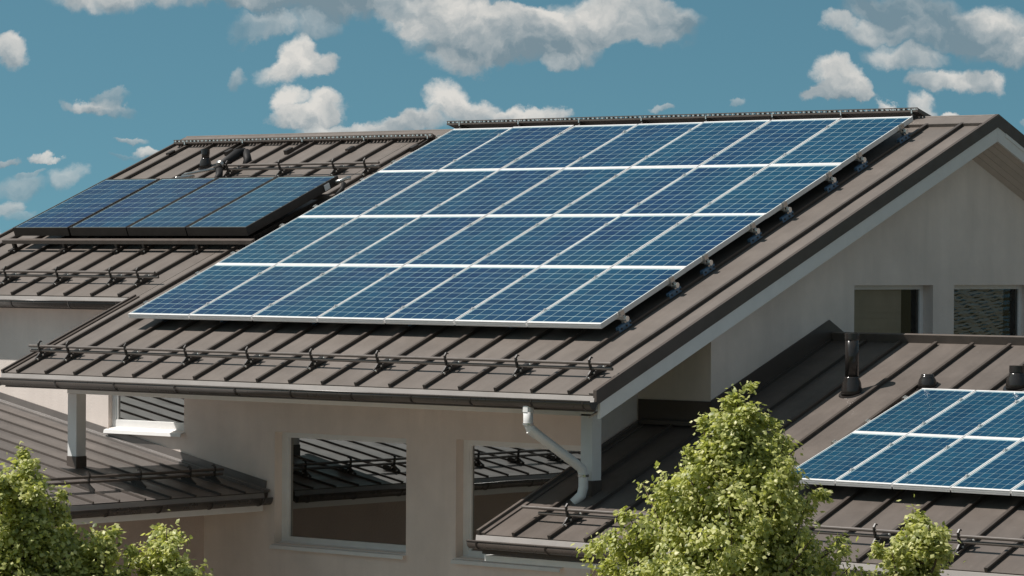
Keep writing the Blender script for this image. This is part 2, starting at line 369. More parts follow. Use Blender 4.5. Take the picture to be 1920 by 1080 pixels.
for i, (a, b) in enumerate(((3.8, 5.36), (5.79, 7.45))):
    x = XG - .13; f = MB(); fw = .075
    f.box(x - .05, x, a, a + fw, WZ0, WZ1); f.box(x - .05, x, b - fw, b, WZ0, WZ1)
    f.box(x - .05, x, a + fw, b - fw, WZ1 - .05, WZ1); f.box(x - .05, x, a + fw, b - fw, WZ0, WZ0 + .08)
    w = f.build('window', M['trim'], house, bevel=.004)
    MB().quad((x - .02, a + fw, WZ0 + .08), (x - .02, b - fw, WZ0 + .08), (x - .02, b - fw, WZ1 - .05), (x - .02, a + fw, WZ1 - .05)).build('pane', M['pane_gable'] if i == 0 else M['pane_wavy'], w)
    r = MB()
    for p, q in (((a, WZ0), (a, WZ1)), ((a, WZ1), (b, WZ1)), ((b, WZ1), (b, WZ0)), ((b, WZ0), (a, WZ0))):
        r.quad((x - .05, *p), (x - .9, *p), (x - .9, *q), (x - .05, *q))
    r.quad((x - .9, a, WZ0), (x - .9, b, WZ0), (x - .9, b, WZ1), (x - .9, a, WZ1)); r.build('room_box', M['inside'], w)
    if i == 0:
        c = MB()
        for k in range(26):
            z = WZ0 + .05 + (WZ1 - WZ0 - .1) * k / 26
            c.box(x - .10 - .004 * (k % 2), x - .09, a + .05, b - .32, z, z + (WZ1 - WZ0 - .1) / 26 + .002 * (k % 2))
        c.build('pane_backing', M['pane_backing'], w)  # added strips, their brown stands in for a wall reflected in the pane
    else:
        c = MB(); H = 26
        for k in range(H):
            z0 = WZ0 + (WZ1 - WZ0) * k / H; z1 = WZ0 + (WZ1 - WZ0) * (k + 1) / H - .006
            for j in range(16):
                y0 = a + .03 + (b - a - .30) * j / 16; y1 = a + .03 + (b - a - .30) * (j + 1) / 16
                g = lambda y: .012 * math.sin(y * 17 + k * .9) + .008 * math.sin(y * 41 + k * 2.1)
                c.quad((x - .10, y0, z0 + g(y0)), (x - .10, y1, z0 + g(y1)), (x - .085, y1, z1 + g(y1)), (x - .085, y0, z1 + g(y0)))
        c.build('pane_backing', M['pane_backing'], w, label='woven wavy strips behind the glass')
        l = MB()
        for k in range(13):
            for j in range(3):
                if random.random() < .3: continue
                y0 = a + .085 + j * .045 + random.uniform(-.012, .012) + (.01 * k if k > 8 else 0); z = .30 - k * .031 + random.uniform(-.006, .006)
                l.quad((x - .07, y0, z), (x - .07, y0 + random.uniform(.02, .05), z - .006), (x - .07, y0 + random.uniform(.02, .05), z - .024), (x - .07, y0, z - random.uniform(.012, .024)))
        l.build('highlight_patch', M['pane_highlight'], w)  # pale scraps paint the bright reflection in the wavy glass

# --- standing seam roofs: deck, separate sheets, seams
def sheet_mesh(P, x0, x1, y0, y1, m, t=.006, along_y=True, seg=6):
    b = MB(); w = random.uniform(-.0025, .0025)
    for i in range(seg):
        ya = y0 + (y1 - y0) * i / seg; yb = y0 + (y1 - y0) * (i + 1) / seg
        if along_y: b.box(x0, x1, ya, yb, -t, 0, lambda a, c, n: P(a, c, n + w * math.sin(3 * c + x0 * 7)))
        else: b.box(ya, yb, x0, x1, -t, 0, lambda a, c, n: P(a, c, n + w * math.sin(3 * a + x0 * 7)))
    return b
def seam_strip(P, x, y0, y1, h=.04, w=.026, along_y=True):
    b = MB()
    if along_y:
        b.box(x - w / 2, x + w / 2, y0, y1, -.002, h, P); b.box(x + w / 2, x + w / 2 + .010, y0, y1, h - .014, h, P)
    else: b.box(y0, y1, x - w / 2, x + w / 2, -.002, h, P)
    return b
roof = MB()
def PMd(x, y, n): return PM(x, y, n)
roof.box(-.86, 7.93, -1.10, YR, -.10, -.012, PM); roof.box(-5.36, -.865, .99, YR, -.10, -.012, PM)
roof.box(-5.36, 7.93, YR, 11.6, -.10, -.012, PB)
roof = roof.build('roof', M['flash'], house, label='large main roof slope of brown standing seam sheets')
YE = -1.12
sx = [7.589 - .4835 * k for k in range(18)]           # main seams, down to x=-.63
edges = [7.90] + sx + [-.865]
for a, b in zip(edges[1:], edges[:-1]):
    if b - a > .03: sheet_mesh(PM, a + .003, b - .003, YE, YR - .01, M['roof'], seg=9).build('roof_sheet', M['roof'], roof)
for x in sx: seam_strip(PM, x, YE - .004, YR - .2).build('seam', M['seam'], roof)
lx = [-1.185 - .4835 * k for k in range(9)]
edges = [-.87] + lx + [-5.36]
for a, b in zip(edges[1:], edges[:-1]): sheet_mesh(PM, a + .003, b - .003, .97, YR - .01, M['roof'], seg=6).build('roof_sheet', M['roof'], roof)
for x in lx: seam_strip(PM, x, .966, YR - .2).build('seam', M['seam'], roof)
for k in range(13):
    x = 7.9 - k * 1.02; sheet_mesh(PB, x - 1.015, x, YR + .01, 11.6, M['roof'], seg=2).build('roof_sheet', M['roof'], roof)
# ridge cap
rc = MB(); rc.box(-5.38, 7.95, YR - .22, YR, .028, .036, PM); rc.box(-5.38, 7.95, YR - .225, YR - .215, -.0, .036, PM)
rc.box(-5.38, 7.95, YR, YR + .22, .028, .036, PB); rc.tube([(-5.38, YR, ZR + .036), (7.95, YR, ZR + .036)], .012, 8)
rc.build('ridge_cap', M['roof'], roof)
# verge flashings (raised edge, outer face)
def zroof(y): return y * TT + ZM if y <= YR else ZR - (y - YR) * TT
def rake(x0, x1, y0, y1, top, bot): # vertical faced board following one slope
    return MB().prism([(x0, y0, zroof(y0) + bot), (x0, y1, zroof(y1) + bot), (x0, y1, zroof(y1) + top), (x0, y0, zroof(y0) + top)], (x1 - x0, 0, 0))
rake(7.905, 7.948, YE - .01, YR, .05, -.098).build('verge_flashing', M['flash'], roof)
rake(7.905, 7.948, YR + .0005, 11.6, .05, -.098).build('verge_flashing', M['flash'], roof)
vf = MB(); vf.box(7.845, 7.903, YE, YR - .2, .0, .018, PM); vf.build('verge_flashing', M['roof'], roof)
vf = MB(); vf.box(-.90, -.87, YE - .01, .968, -.12, .035, PM); vf.box(-.866, -.82, YE, .968, .0, .016, PM); vf.build('verge_flashing', M['flash'], roof)
vf = MB(); vf.box(-5.40, -5.365, .96, YR - .01, -.12, .035, PM); vf.build('verge_flashing', M['flash'], roof)
# barge boards and their soffits
rake(7.905, 7.938, YE + .06, YR, -.100, -.262).build('barge_board', M['trim'], house)
rake(7.905, 7.938, YR + .004, 11.5, -.100, -.262).build('barge_board', M['trim'], house)
rake(7.9385, 7.945, YR + .16, 11.5, -.100, -.145).build('barge_board', M['trim'], house)
def soffit(k, y0, y1, low):
    xa = XG + .003 + k * .0625; xb = xa + .0575; za = -.245 - low * (1 - k / 5); zb = -.245 - low * (1 - (k + .92) / 5)
    P4 = lambda y: [(xa, y, zroof(y) + za), (xb, y, zroof(y) + zb), (xb, y, zroof(y) + zb + .018), (xa, y, zroof(y) + za + .018)]
    MB().hexa([P4(y0)[0], P4(y0)[1], P4(y1)[1], P4(y1)[0], P4(y0)[3], P4(y0)[2], P4(y1)[2], P4(y1)[3]]).build('soffit_board', M['soffit'], house)
for k in range(5):
    soffit(k, YE + .3, YR - .003, .13); soffit(k, YR + .003, 11.5, .22)
# canopy ceiling, fascia
MB().box(-.80, 6.49, -1.08, YW - .005, -.84, -.80).build('canopy_ceiling', M['soffit'], house)
MB().box(-.86, 7.90, -1.105, -1.082, -.845, -.70).build('fascia', M['flash'], house)
MB().box(-5.3, -.9, .985, 1.0, .02, .12).build('fascia', M['flash'], house)
MB().box(-5.3, -.9, 1.0, YW - .003, .02, .04).build('canopy_ceiling', M['soffit'], house)
MB().box(-.475, 7.40, -.5, -.36, -.925, -.853).build('beam', M['trim'], house, bevel=.004)
for i, x in enumerate((-.463, 7.232)):
    zb = (PLL(x + .07, -.42)[2] if i == 0 else PL(x, -.42)[2])
    p = MB().box(x, x + .15, -.5, -.35, zb + .12, -.90 if i else -.927).build('post', M['trim'], house, bevel=.004)
    MB().box(x - .006, x + .156, -.506, -.344, zb - .08, zb + .125).build('post_shoe', M['flash'], p)

# --- gutters
def gutter(x0, x1, y, z, brk, axis='x', mt='gutter', label=None):
    """half round gutter; y,z of the eave edge of the sheets"""
    tr = (lambda x, a, b: (x, y + a, z + b)) if axis == 'x' else (lambda x, a, b: (y - a, x, z + b))
    pr_ = [(-.012, -.060)] + [(-.066 - .058 * math.cos(t), -.062 - .075 * math.sin(t)) for t in [math.pi * (1 - i / 10) for i in range(11)]][::-1]
    prof = [(-.066 - .058 * math.cos(t), -.066 - .078 * math.sin(t)) for t in [math.pi * i / 10 for i in range(11)]]
    b = MB(); b.strip(prof, x0, x1, tr)
    g = b.build('gutter', M[mt], house, smooth=True, solid=.004, label=label)
    rim = MB(); c = tr(0, -.066 - .058, -.066)
    rim.tube([tr(x0, -.124, -.062), tr(x1, -.124, -.062)], .009, 8); rim.build('rim', M[mt], g, smooth=True)
    for xx in (x0, x1):
        e = MB(); e.prism([tr(xx - .003, *p) for p in prof], Vector(tr(1, 0, 0)) * 0.006 - Vector(tr(0, 0, 0)) * .006); e.build('end_cap', M['dark'], g)
    for xb in brk:
        e = MB(); q = [(-.066 - .066 * math.cos(t), -.064 - .087 * math.sin(t)) for t in [math.pi * i / 10 for i in range(11)]]
        q = [(-.0, -.02)] + q if False else q
        e.strip(q, xb - .011, xb + .011, tr); e.build('gutter_bracket', M['dark'], g, solid=.005)
    a = MB(); a.strip([(.005, -.012), (-.012, -.014), (-.018, -.068), (-.03, -.082)], x0 + .03, x1 - .03, tr)
    a.build('drip_apron', M['apron'], g, solid=.003)
    return g
gutter(-.93, 7.95, YE + .005, PM(0, YE)[2], [-.87, .135, 1.104, 2.077, 3.009, 3.842, 4.727, 5.569, 6.38, 7.194, 7.86])
gutter(-5.42, -.94, .975, PM(0, .97)[2], [-5.1, -4.05, -3.01, -1.96, -1.1])

# --- low wing on the right
lroof = MB(); lroof.box(6.70, 16.5, -1.40, 3.40, -.10, -.012, PL)
def PLB(x, y, n=0.): return (x, y + n * SL_, 3.40 * TL - 1.536 - (y - 3.40) * TL + n * CL_)
lroof.box(7.60, 16.5, 3.402, 9.5, -.10, -.012, PLB)
lroof = lroof.build('roof', M['flash'], house, label='low side roof on the right with worn brown sheets')
YL = -1.43
ls = [7.14 + .4615 * k for k in range(20)]
edges = [6.70] + ls + [16.5]
for a, b in zip(edges[:-1], edges[1:]):
    y1 = 3.385 if a > 7.5 else YW - .01
    sheet_mesh(PL, a + .003, b - .003, YL, y1, M['roof_low'], seg=6).build('roof_sheet', M['roof_low'], lroof)
for x in ls: seam_strip(PL, x, YL - .004, 3.33 if x > 7.6 else YW - .01, h=.04).build('seam', M['seam'], lroof)
MB().box(6.665, 6.70, YL - .01, YW - .02, -.10, .045, PL).build('verge_flashing', M['roof_low'], lroof)
MB().box(6.701, 6.76, YL, YW - .02, .0, .016, PL).build('verge_flashing', M['roof_low'], lroof)
rc = MB(); rc.box(XG + .03, 16.5, 3.36, 3.385, .0, .085, PL); rc.box(XG + .03, 16.5, 3.36, 3.395, .085, .095, PL); rc.box(XG + .03, 16.5, 3.41, 3.6, .085, .095, PLB)
rc.build('ridge_cap', M['roof_low'], lroof)
for k in range(9): sheet_mesh(PLB, 7.61 + k * .99, 8.59 + k * .99, 3.41, 9.5, M['roof_low'], seg=2).build('roof_sheet', M['roof_low'], lroof)
gutter(6.62, 16.5, YL + .005, PL(0, YL)[2], [6.75 + .9 * k for k in range(11)])
MB().box(6.70, 16.5, -1.36, -1.15, -2.375, -2.315).build('fascia', M['trim'], house)
MB().box(6.70, 16.5, -1.40, -1.38, -2.30, -2.13).build('fascia', M['flash'], house)
wall_y(8.3, 16.5, GZ, -2.33, -.95, [], .2)
wl = MB(); wl.quad((8.3, -.95, GZ), (8.3, YW, GZ), (8.3, YW, -1.3), (8.3, -.95, -2.2)); wl.build('wall', M['stucco'], house)
# wall flashings above the low right roof
MB().prism([(XG + .006, YW - .01, PL(0, YW)[2] + .0), (XG + .006, 3.31, PL(0, 3.31)[2]), (XG + .006, 3.72, -.30), (XG + .006, 3.72, -.185), (XG + .006, 3.31, .02), (XG + .006, YW - .01, -.805)], (.012, 0, 0)).build('wall_flashing', M['flash'], house)
MB().box(6.64, XG + .018, YW - .02, YW - .006, PL(0, YW)[2] - .02, -.815).build('wall_flashing', M['flash'], house)
MB().box(6.705, XG + .004, YW - .10, YW - .022, PL(0, YW)[2] - .01, PL(0, YW)[2] + .035).build('wall_flashing', M['flash'], house)

# --- low wing on the left
b = MB(); b.box(-7.5, 1.13, -11, YW - .005, -.10, -.012, PLL)
llroof = b.build('roof', M['flash'], house, label='low side roof on the left sloping towards the right')
XL = 1.15
ly = [.79 - .395 * k for k in range(30)]
edges = [YW - .006] + ly + [-11.06]
for a, b_ in zip(edges[1:], edges[:-1]): sheet_mesh(PLL, a + .003, b_ - .003, -7.5, XL, M['roof_left'], along_y=False, seg=6).build('roof_sheet', M['roof_left'], llroof)
for y in ly: seam_strip(PLL, y, -7.5, XL + .004, h=.024, w=.020, along_y=False).build('seam', M['seam'], llroof)
fl = MB(); fl.box(-7.5, XL - .06, YW - .022, YW - .006, -.02, .118, PLL); fl.box(-7.5, XL - .0, YW - .10, YW - .023, -.002, .024, PLL)
fl.build('wall_flashing', M['roof_left'], llroof)
fl = MB(); fl.tube([PLL(-7.5, YW - .035, .022), PLL(XL + .02, YW - .035, .022)], .017, 8); fl.build('wall_flashing', M['roof_left'], llroof)
gutter(-11.05, YW - .07, XL - .005, PLL(XL, 0)[2], [.95, .15, -.65, -1.45, -2.25, -3.1, -3.9, -4.7, -5.5, -6.3, -7.1, -7.9], axis='y')
MB().box(1.04, 1.10, -11, YW - .06, PLL(XL, 0)[2] - .225, PLL(XL, 0)[2] - .135).build('fascia', M['trim'], house)
MB().box(1.105, 1.125, -11, YW - .06, PLL(XL, 0)[2] - .13, PLL(XL, 0)[2] - .02).build('fascia', M['flash'], house)
MB().box(.06, 1.035, -11, YW - .01, PLL(XL, 0)[2] - .22, PLL(XL, 0)[2] - .19).build('canopy_ceiling', M['soffit'], house)
MB().quad((.06, -11, GZ), (.06, YW, GZ), (.06, YW, PLL(XL, 0)[2] - .15), (.06, -11, PLL(XL, 0)[2] - .15)).build('wall', M['stucco_shaded'], house)
MB().quad((-13, -11, GZ), (.06, -11, GZ), (.06, -11, -2.1), (-7.5, -11, -.6), (-13, -11, -.6)).build('wall', M['stucco'], house)

# ------------------------------------------------------------ solar modules
def module(w, l, fr, cols=6, rows=10, name='solar_panel', frame='whitebox', th=.055, wide=.030, side=.009):
    """returns the root; local x across, y up the slope, z normal; top of frame z=0"""
    root = bpy.data.objects.new(name, None); COL.objects.link(root); root.empty_display_size = .1
    f = MB()
    f.box(0, w, 0, wide, -th, 0); f.box(0, w, l - wide, l, -th, 0)
    f.box(0, side, wide, l - wide, -th, 0); f.box(w - side, w, wide, l - wide, -th, 0)
    if frame == 'whitebox':
        for z in (-.016, -.034): f.box(.0, w, -.004, 0, z - .012, z)
        f.box(.0, w, -.004, 0, -.006, 0)
    f.build('frame', M[frame], root)
    MB().quad((side, wide, -.006), (w - side, wide, -.006), (w - side, l - wide, -.006), (side, l - wide, -.006)).build('backsheet', M['backsheet'], root)
    MB().quad((side, l - wide, -th), (w - side, l - wide, -th), (w - side, wide, -th), (side, wide, -th)).build('rear_cover', M['collframe'], root)
    mx, my = .012, .014; W_, L_ = w - 2 * side - 2 * mx, l - 2 * wide - 2 * my
    pw_, pl_ = W_ / cols, L_ / rows; g = .0066 if w > .7 else .0045
    cm = MB().box(0, pw_ - 2 * g, 0, pl_ - 2 * g, -.0055, -.0035).mesh('solar_cell', M['cell'])
    for r in range(rows):
        for c in range(cols):
            o = link('solar_cell', cm, root); o.location = (side + mx + c * pw_ + g, wide + my + r * pl_ + g, 0)
    return root
RN = ['bottom', 'second', 'third', 'top']; CN = ['leftmost', 'second', 'third', 'fourth', 'fifth', 'sixth', 'rightmost']
PW, PV = 1.012, 1.539
proto = module(.990, 1.534, None, name='photovoltaic_module')
def SP(x, v_, n=0.): return Vector((x, v_ * CT - n * ST, v_ * ST + n * CT))
for r in range(4):
    for c in range(7):
        o = proto if (r, c) == (0, 0) else copy_tree(proto)
        o.location = SP(c * PW + .011, r * PV + .002, random.uniform(-.001, .001)); o.rotation_euler = (TH + random.uniform(-.002, .002), random.uniform(-.002, .002), 0)
        tag(o, 'blue solar panel, %s in the %s row of the large rooftop array' % (CN[c], RN[r]), 'solar panel', 'panels of the large rooftop array')
T2 = math.radians(18.163); C2, S2 = math.cos(T2), math.sin(T2); O2 = Vector((9.591, -.33, -1.453))
def SP2(x, v_, n=0.): return O2 + Vector((x, v_ * C2 - n * S2, v_ * S2 + n * C2))
proto2 = module(.643, 1.300, None, name='photovoltaic_module', wide=.026, side=.009, th=.035)
CN2 = ['leftmost', 'second', 'third', 'fourth', 'fifth', 'sixth']
for r in range(2):
    for c in range(6):
        o = proto2 if (r, c) == (0, 0) else copy_tree(proto2)
        o.location = SP2(c * .659 + .008, r * 1.307 + .003); o.rotation_euler = (T2, 0, 0)
        tag(o, 'narrow blue solar panel, %s in the %s row of the small right array' % (CN2[c], ['lower', 'upper'][r]), 'solar panel', 'panels of the small array')
# thermal collectors on the left
COLN = ['leftmost', 'second from the left', 'third from the left', 'rightmost']
protoc = module(1.045, 1.755, None, frame='collframe', th=.11, wide=.022, side=.022, name='solar_collector')
xsC = [-4.585, -3.50, -2.435, -1.37]
yc0 = 2.245
for i, x in enumerate(xsC):
    o = protoc if i == 0 else copy_tree(protoc)
    o.location = Vector(PM(x + .01, yc0, .3)) + Vector((0, .3 * ST * 0, 0)); o.location = (x + .01, 2.248, 1.030); o.rotation_euler = (TH, 0, 0)
    tag(o, 'dark framed solar collector, %s of the four on the left roof' % COLN[i], 'solar collector', 'solar collectors on the left roof')
def seam_clamp(P, x, y, h, root, name='foot', m='dark'):
    MB().box(x - .03, x + .03, y - .07, y + .05, .0, .055, P).build(name, M[m], root)
# support beams of the collectors
for j, (yb, hb, lab) in enumerate(((2.30, .165, 'dark steel support beam along the lower edge of the solar collectors'), (3.72, .15, 'dark steel support beam under the upper edge of the solar collectors'))):
    t = thing('support_beam', lab, 'support beam')
    MB().box(-4.74, -.18, yb - .03, yb + .03, hb - .05, hb, PM).build('beam', M['railm'], t)
    for x in (-4.56, -3.6, -2.62, -2.12, -1.17, -.3):
        MB().box(x - .02, x + .02, yb - .02, yb + .025, .03, hb - .051, PM).build('leg', M['dark'], t)
        seam_clamp(PM, x, yb - .03, 0, t)
        MB().tube([PM(x + .032, yb - .06, .03), PM(x + .045, yb - .06, .03)], .011, 8).build('bolt', M['bolt'], t)

# mounting rails, clamps and roof hooks
def mount_rail(P, x0, x1, v_, gaps, hooks, label, rise, base, group):
    t = thing('mounting_rail', label, 'mounting rail', group)
    MB().box(x0, x1, v_ - .02, v_ + .02, -.082, -.043, P).build('rail_bar', M['alu'], t)
    for x in gaps:
        MB().box(x - .012, x + .012, v_ - .03, v_ + .03, -.002, .008, P).build('mid_clamp', M['alu'], t)
        MB().tube([P(x, v_, .006), P(x, v_, .018)], .010, 8).build('clamp_bolt', M['bolt'], t)
    for x in (x0, x1):
        s = 1 if x == x1 else -1
        MB().box(x - .012 if s > 0 else x - .02, x + .02 if s > 0 else x + .012, v_ - .032, v_ + .032, -.045, .012, P).build('end_clamp', M['steel'], t)
        for d in (-.018, .0, .018): MB().tube([P(x + .006 * s, v_ + d, .012), P(x + .006 * s, v_ + d, .020)], .006, 6).build('clamp_bolt', M['bolt'], t)
    return t
for r in range(4):
    for q, (dv, w) in enumerate(((.33, 'lower'), (1.24, 'upper'))):
        v_ = r * PV + dv
        t = mount_rail(SP, -.012, 7.096, v_, [k * PW for k in range(1, 7)], None, 'aluminium mounting rail under the %s half of the %s row of the large array' % (w, RN[r]), 0, 0, 'mounting rails under the large array')
        for x in (7.107, 5.656, 4.205, 2.755, 1.304, .337):
            end = x > 7
            hb = MB(); hb.box(x - .022, x - .004, v_ - .13, v_ + .09, -.185, -.125, SP); hb.box(x + .004, x + .022, v_ - .13, v_ + .09, -.185, -.125, SP); hb.box(x - .004, x + .004, v_ - .13, v_ + .09, -.155, -.128, SP)
            hk = hb.build('roof_hook', M['hookbase'], t, bevel=.003)
            if end:
                MB().box(x - .018, x + .018, v_ - .012, v_ + .022, -.124, -.046, SP).build('hook_arm', M['steel'], hk)
                MB().tube([SP(x - .03, v_ + .015, -.085), SP(x + .045, v_ + .015, -.085)], .030, 14).build('hook_sleeve', M['bolt'], hk, smooth=False)
                for dd in (-.09, .0, .07): MB().tube([SP(x + .022, v_ + dd, -.155), SP(x + .032, v_ + dd, -.155)], .011, 8).build('bolt', M['dark'], hk)
            else: MB().box(x - .018, x + .018, v_ - .012, v_ + .022, -.124, -.083, SP).build('hook_arm', M['steel'], hk)
for r in range(2):
    for q, (dv, w) in enumerate(((.30, 'lower'), (1.0, 'upper'))):
        mount_rail(SP2, -.012, 3.966, r * 1.307 + dv, [k * .659 for k in range(1, 6)], None, 'aluminium mounting rail under the %s half of the %s row of the small array' % (w, ['lower', 'upper'][r]), 0, 0, 'mounting rails under the small array')

# ------------------------------------------------------------ snow guards
def snow_bracket(P, x, y, root, ax='x', H=.165, side=1):
    """P(x,y,n); plate across the slope with clamp, hook and bolts"""
    if ax == 'x': f = lambda a, s_, n: Vector(P(x + a, y + s_, n))
    else: f = lambda a, s_, n: Vector(P(x - s_, y + a, n))
    b = MB()
    prof = [(-.115, .012), (.02, .012), (.05, .04), (.035, .075), (.012, .09), (.012, H + .012), (.035, H + .03), (.055, H + .018), (.055, H + .032), (.03, H + .05), (-.005, H + .03), (-.015, H), (-.018, .085), (-.06, .062), (-.115, .04)]
    p0 = [f(-.008, *q) for q in prof]; e = f(.008, 0, 0) - f(-.008, 0, 0)
    b.prism(p0, e)
    br = b.build('bracket', M['dark'], root)
    b = MB(); b.hexa([f(a, s_, n) for n in (.012, .058) for a, s_ in ((.012, .0), (.026, .0), (.026, .15), (.012, .15))])
    b.hexa([f(a, s_, n) for n in (.066, .088) for a, s_ in ((.012, .04), (.075, .075), (.075, .11), (.012, .11))])
    b.build('clamp_arm', M['dark'], br)
    for a, s_, n in ((.013, -.085, .032), (.013, .0, .05), (.075, .092, .077)):
        MB().tube([f(a, s_, n), f(a + .014, s_, n)], .012, 8).build('bolt', M['bolt'], br)
    return br
def snow_guard(P, x0, x1, y, feet, label, ax='x', over=(0, 0)):
    t = thing('snow_guard', label, 'snow guard', 'snow guards')
    f = (lambda a, n: Vector(P(a, y, n))) if ax == 'x' else (lambda a, n: Vector(P(y, a, n)))
    for n, o in ((.155, over[0]), (.098, over[1])):
        MB().tube([f(x0 + o, n), f(x1 + o * .5, n)], .0165, 12).build('rail', M['railm'], t, smooth=False)
    for a in feet:
        if ax == 'x': snow_bracket(P, a, y - .005, t)
        else: snow_bracket(P, y + .005, a, t, ax='y')
    return t
snow_guard(PM, -.80, 7.86, -.735, [7.589 - .967 * k for k in range(8)] + [-.146, -.63], 'long brown two rail snow guard across the main roof above its gutter')
snow_guard(PM, -5.34, -.88, 1.33, [-1.185, -1.668, -2.635, -3.602, -4.57, -5.3], 'brown two rail snow guard above the gutter of the left wing', over=(-.0, .08))
snow_guard(PM, -3.25, -.38, 4.76, [-.63, -1.185, -2.152, -3.119], 'short brown snow guard on the left roof above the solar collectors')
snow_guard(PL, 7.02, 16.3, -1.10, [7.60, 8.98, 10.37, 11.29, 12.21, 13.13, 14.06, 15.0], 'brown two rail snow guard on the low right roof below the small array', over=(0, .20))
snow_guard(PLL, .93, -10.8, .62, [.79, .395, -.395, -1.185, -1.975, -2.765, -3.555, -4.345, -5.135, -5.925, -6.715], 'dark two rail snow guard on the low left roof beside its gutter', ax='y')

# ------------------------------------------------------------ ridge walkways
def walkway(x0, x1, y0, y1, z, label, step, feetz, yfeet, tilt=0.):
    TI = .10 / (y1 - y0); F = lambda a_, b_, c_: (a_, b_, c_ - TI * (b_ - y0))
    t = thing('roof_walkway', label, 'walkway', 'ridge walkways')
    b = MB(); b.box(x0, x1, y0, y0 + .008, z - .006, z + .006, F); b.box(x0, x1, y0, y0 + .008, z - .046, z - .026, F)
    b.box(x0, x1, y1 - .01, y1, z - .045, z + .004, F); b.box(x0, x0 + .006, y0 + .009, y1 - .011, z - .04, z + .002, F); b.box(x1 - .006, x1, y0 + .009, y1 - .011, z - .04, z + .002, F)
    b.build('edge_strip', M['railm'], t)
    b = MB(); n = int((x1 - x0) / .075)
    for i in range(n): x = x0 + (i + .5) * (x1 - x0) / n; b.box(x - .014, x + .014, y0 - .002, y0 + .007, z - .0255, z - .0065, F)
    b.build('edge_glint', M['bolt'], t, kind='stuff')  # bright pieces standing in for the sunlit perforations of the lip
    b = MB(); n = int((x1 - x0) / step)
    for i in range(n): x = x0 + .02 + (i + .5) * (x1 - x0 - .04) / n; b.box(x - step * .21, x + step * .21, y0 + .012, y1 - .013, z - .034, z - .004, F)
    b.build('slat', M['railm'], t, kind='stuff')
    k = max(2, int((x1 - x0) / .967))
    for i in range(k + 1):
        x = x0 + .22 + i * (x1 - x0 - .3) / k
        MB().box(x - .014, x + .014, y0 + .015, y1 - .016, z - .062, z - .036, F).build('cross_bearer', M['dark'], t)
        MB().box(x - .008, x + .008, y0 - .006, y0 - .001, z - .062, z - .022).build('bright_clip', M['bolt'], t)
        zf = yfeet * TT + ZM + .02
        MB().prism([(x - .012, y0 + .03, z - .063), (x - .012, y0 + .10, z - .063), (x - .012, yfeet + .06, zf), (x - .012, yfeet - .03, zf)], (.024, 0, 0)).build('leg', M['dark'], t)
        MB().box(x - .03, x + .03, yfeet - .07, yfeet + .05, .0, .06, PM).build('foot', M['dark'], t)
    return t
walkway(-.43, 6.90, 6.05, 6.40, 2.452, 'slatted brown walkway along the ridge above the large solar array', .062, 0, 5.98)
walkway(-5.28, -.46, 5.80, 6.08, 2.285, 'dark slatted walkway along the ridge of the left roof', .062, 0, 5.56)

# ------------------------------------------------------------ vent pipes
def vent(x, y, P, r, h, label, top=True, cone=.16):
    t = thing('vent_pipe', label, 'vent pipe', 'vent pipes on the roofs'); z = P(x, y)[2]
    b = MB(); b.tube([P(x, y, -.0), P(x, y, .012)], [r * 1.95, r * 1.85], 28); fl = b.build('base_flange', M['plastic'], t, smooth=False)
    b = MB(); b.tube([(x, y, z - .02), (x, y, z + .03), (x, y, z + cone * .7), (x, y, z + cone), (x, y, z + cone + .012)], [r * 1.55, r * 1.5, r * 1.36, r * 1.08, r * 1.08], 28); b.build('base_cone', M['plastic'], t, smooth=True)
    b = MB(); b.tube([(x, y, z + cone - .01), (x, y, z + h)], r * .98, 28); b.build('pipe', M['plastic'], t, smooth=True)
    if top:
        b = MB(); b.tube([(x, y, z + h - .07), (x, y, z + h - .065), (x, y, z + h + .004), (x, y, z + h + .005)], [r * .98, r * 1.06, r * 1.06, r * .9], 28); b.build('pipe_cap', M['plastic'], t)
    return t
vent(8.765, 2.08, PL, .072, .625, 'tall black vent pipe with bell shaped base on the low right roof')
vent(9.56, 2.30, PL, .066, .13, 'short black vent pipe just behind the top edge of the small array', top=False, cone=.10)
vent(10.60, 2.36, PL, .074, .215, 'black vent pipe at the right end behind the small array', cone=.13)
vent(-3.93, 5.10, PM, .054, .24, 'dark vent pipe on the left roof beside the insulated pipe', cone=.11)

# insulated collector pipe
t = thing('collector_pipe', 'black insulated pipe with silver elbow feeding the solar collectors', 'pipe')
A = Vector((-3.36, 5.13, 2.054)); B = Vector((-3.20, 4.66, 1.87))
MB().tube([A + Vector((.06, .10, .03)), A, B], [.05, .062, .060], 16).build('insulation', M['blackrub'], t, smooth=True)
MB().tube([A + Vector((.06, .10, .03)), A + Vector((.14, .06, -.08)), A + Vector((.16, -.0, -.22))], .055, 14).build('insulation', M['blackrub'], t, smooth=True)
MB().tube([B + Vector((-.01, .01, .02)), B + Vector((-.005, -.02, .005))], [.066, .05], 16).build('valve', M['steel'], t)
MB().tube([B, B + Vector((-.03, -.07, -.04))], .04, 14).build('valve', M['dark'], t)
MB().tube([B + Vector((-.02, -.07, -.035)), Vector((-3.62, 4.42, 1.765)), Vector((-3.63, 4.38, 1.74)), Vector((-3.40, 4.36, 1.735)), Vector((-3.36, 4.0, 1.70))], .019, 10).build('silver_pipe', M['steel'], t, smooth=True)
MB().tube([B + Vector((.03, -.05, -.05)), B + Vector((.08, -.10, -.13)), B + Vector((.10, -.2, -.2))], [.05, .05, .03], 12).build('insulation', M['blackrub'], t, smooth=True)
t = thing('pipe_elbow', 'silver pipe elbow at the upper right corner of the collectors', 'pipe')
MB().tube([(-.36, 3.80, 1.60), (-.25, 3.86, 1.63), (-.20, 3.90, 1.66), (-.17, 3.95, 1.67)], .026, 12).build('elbow', M['steel'], t, smooth=True)
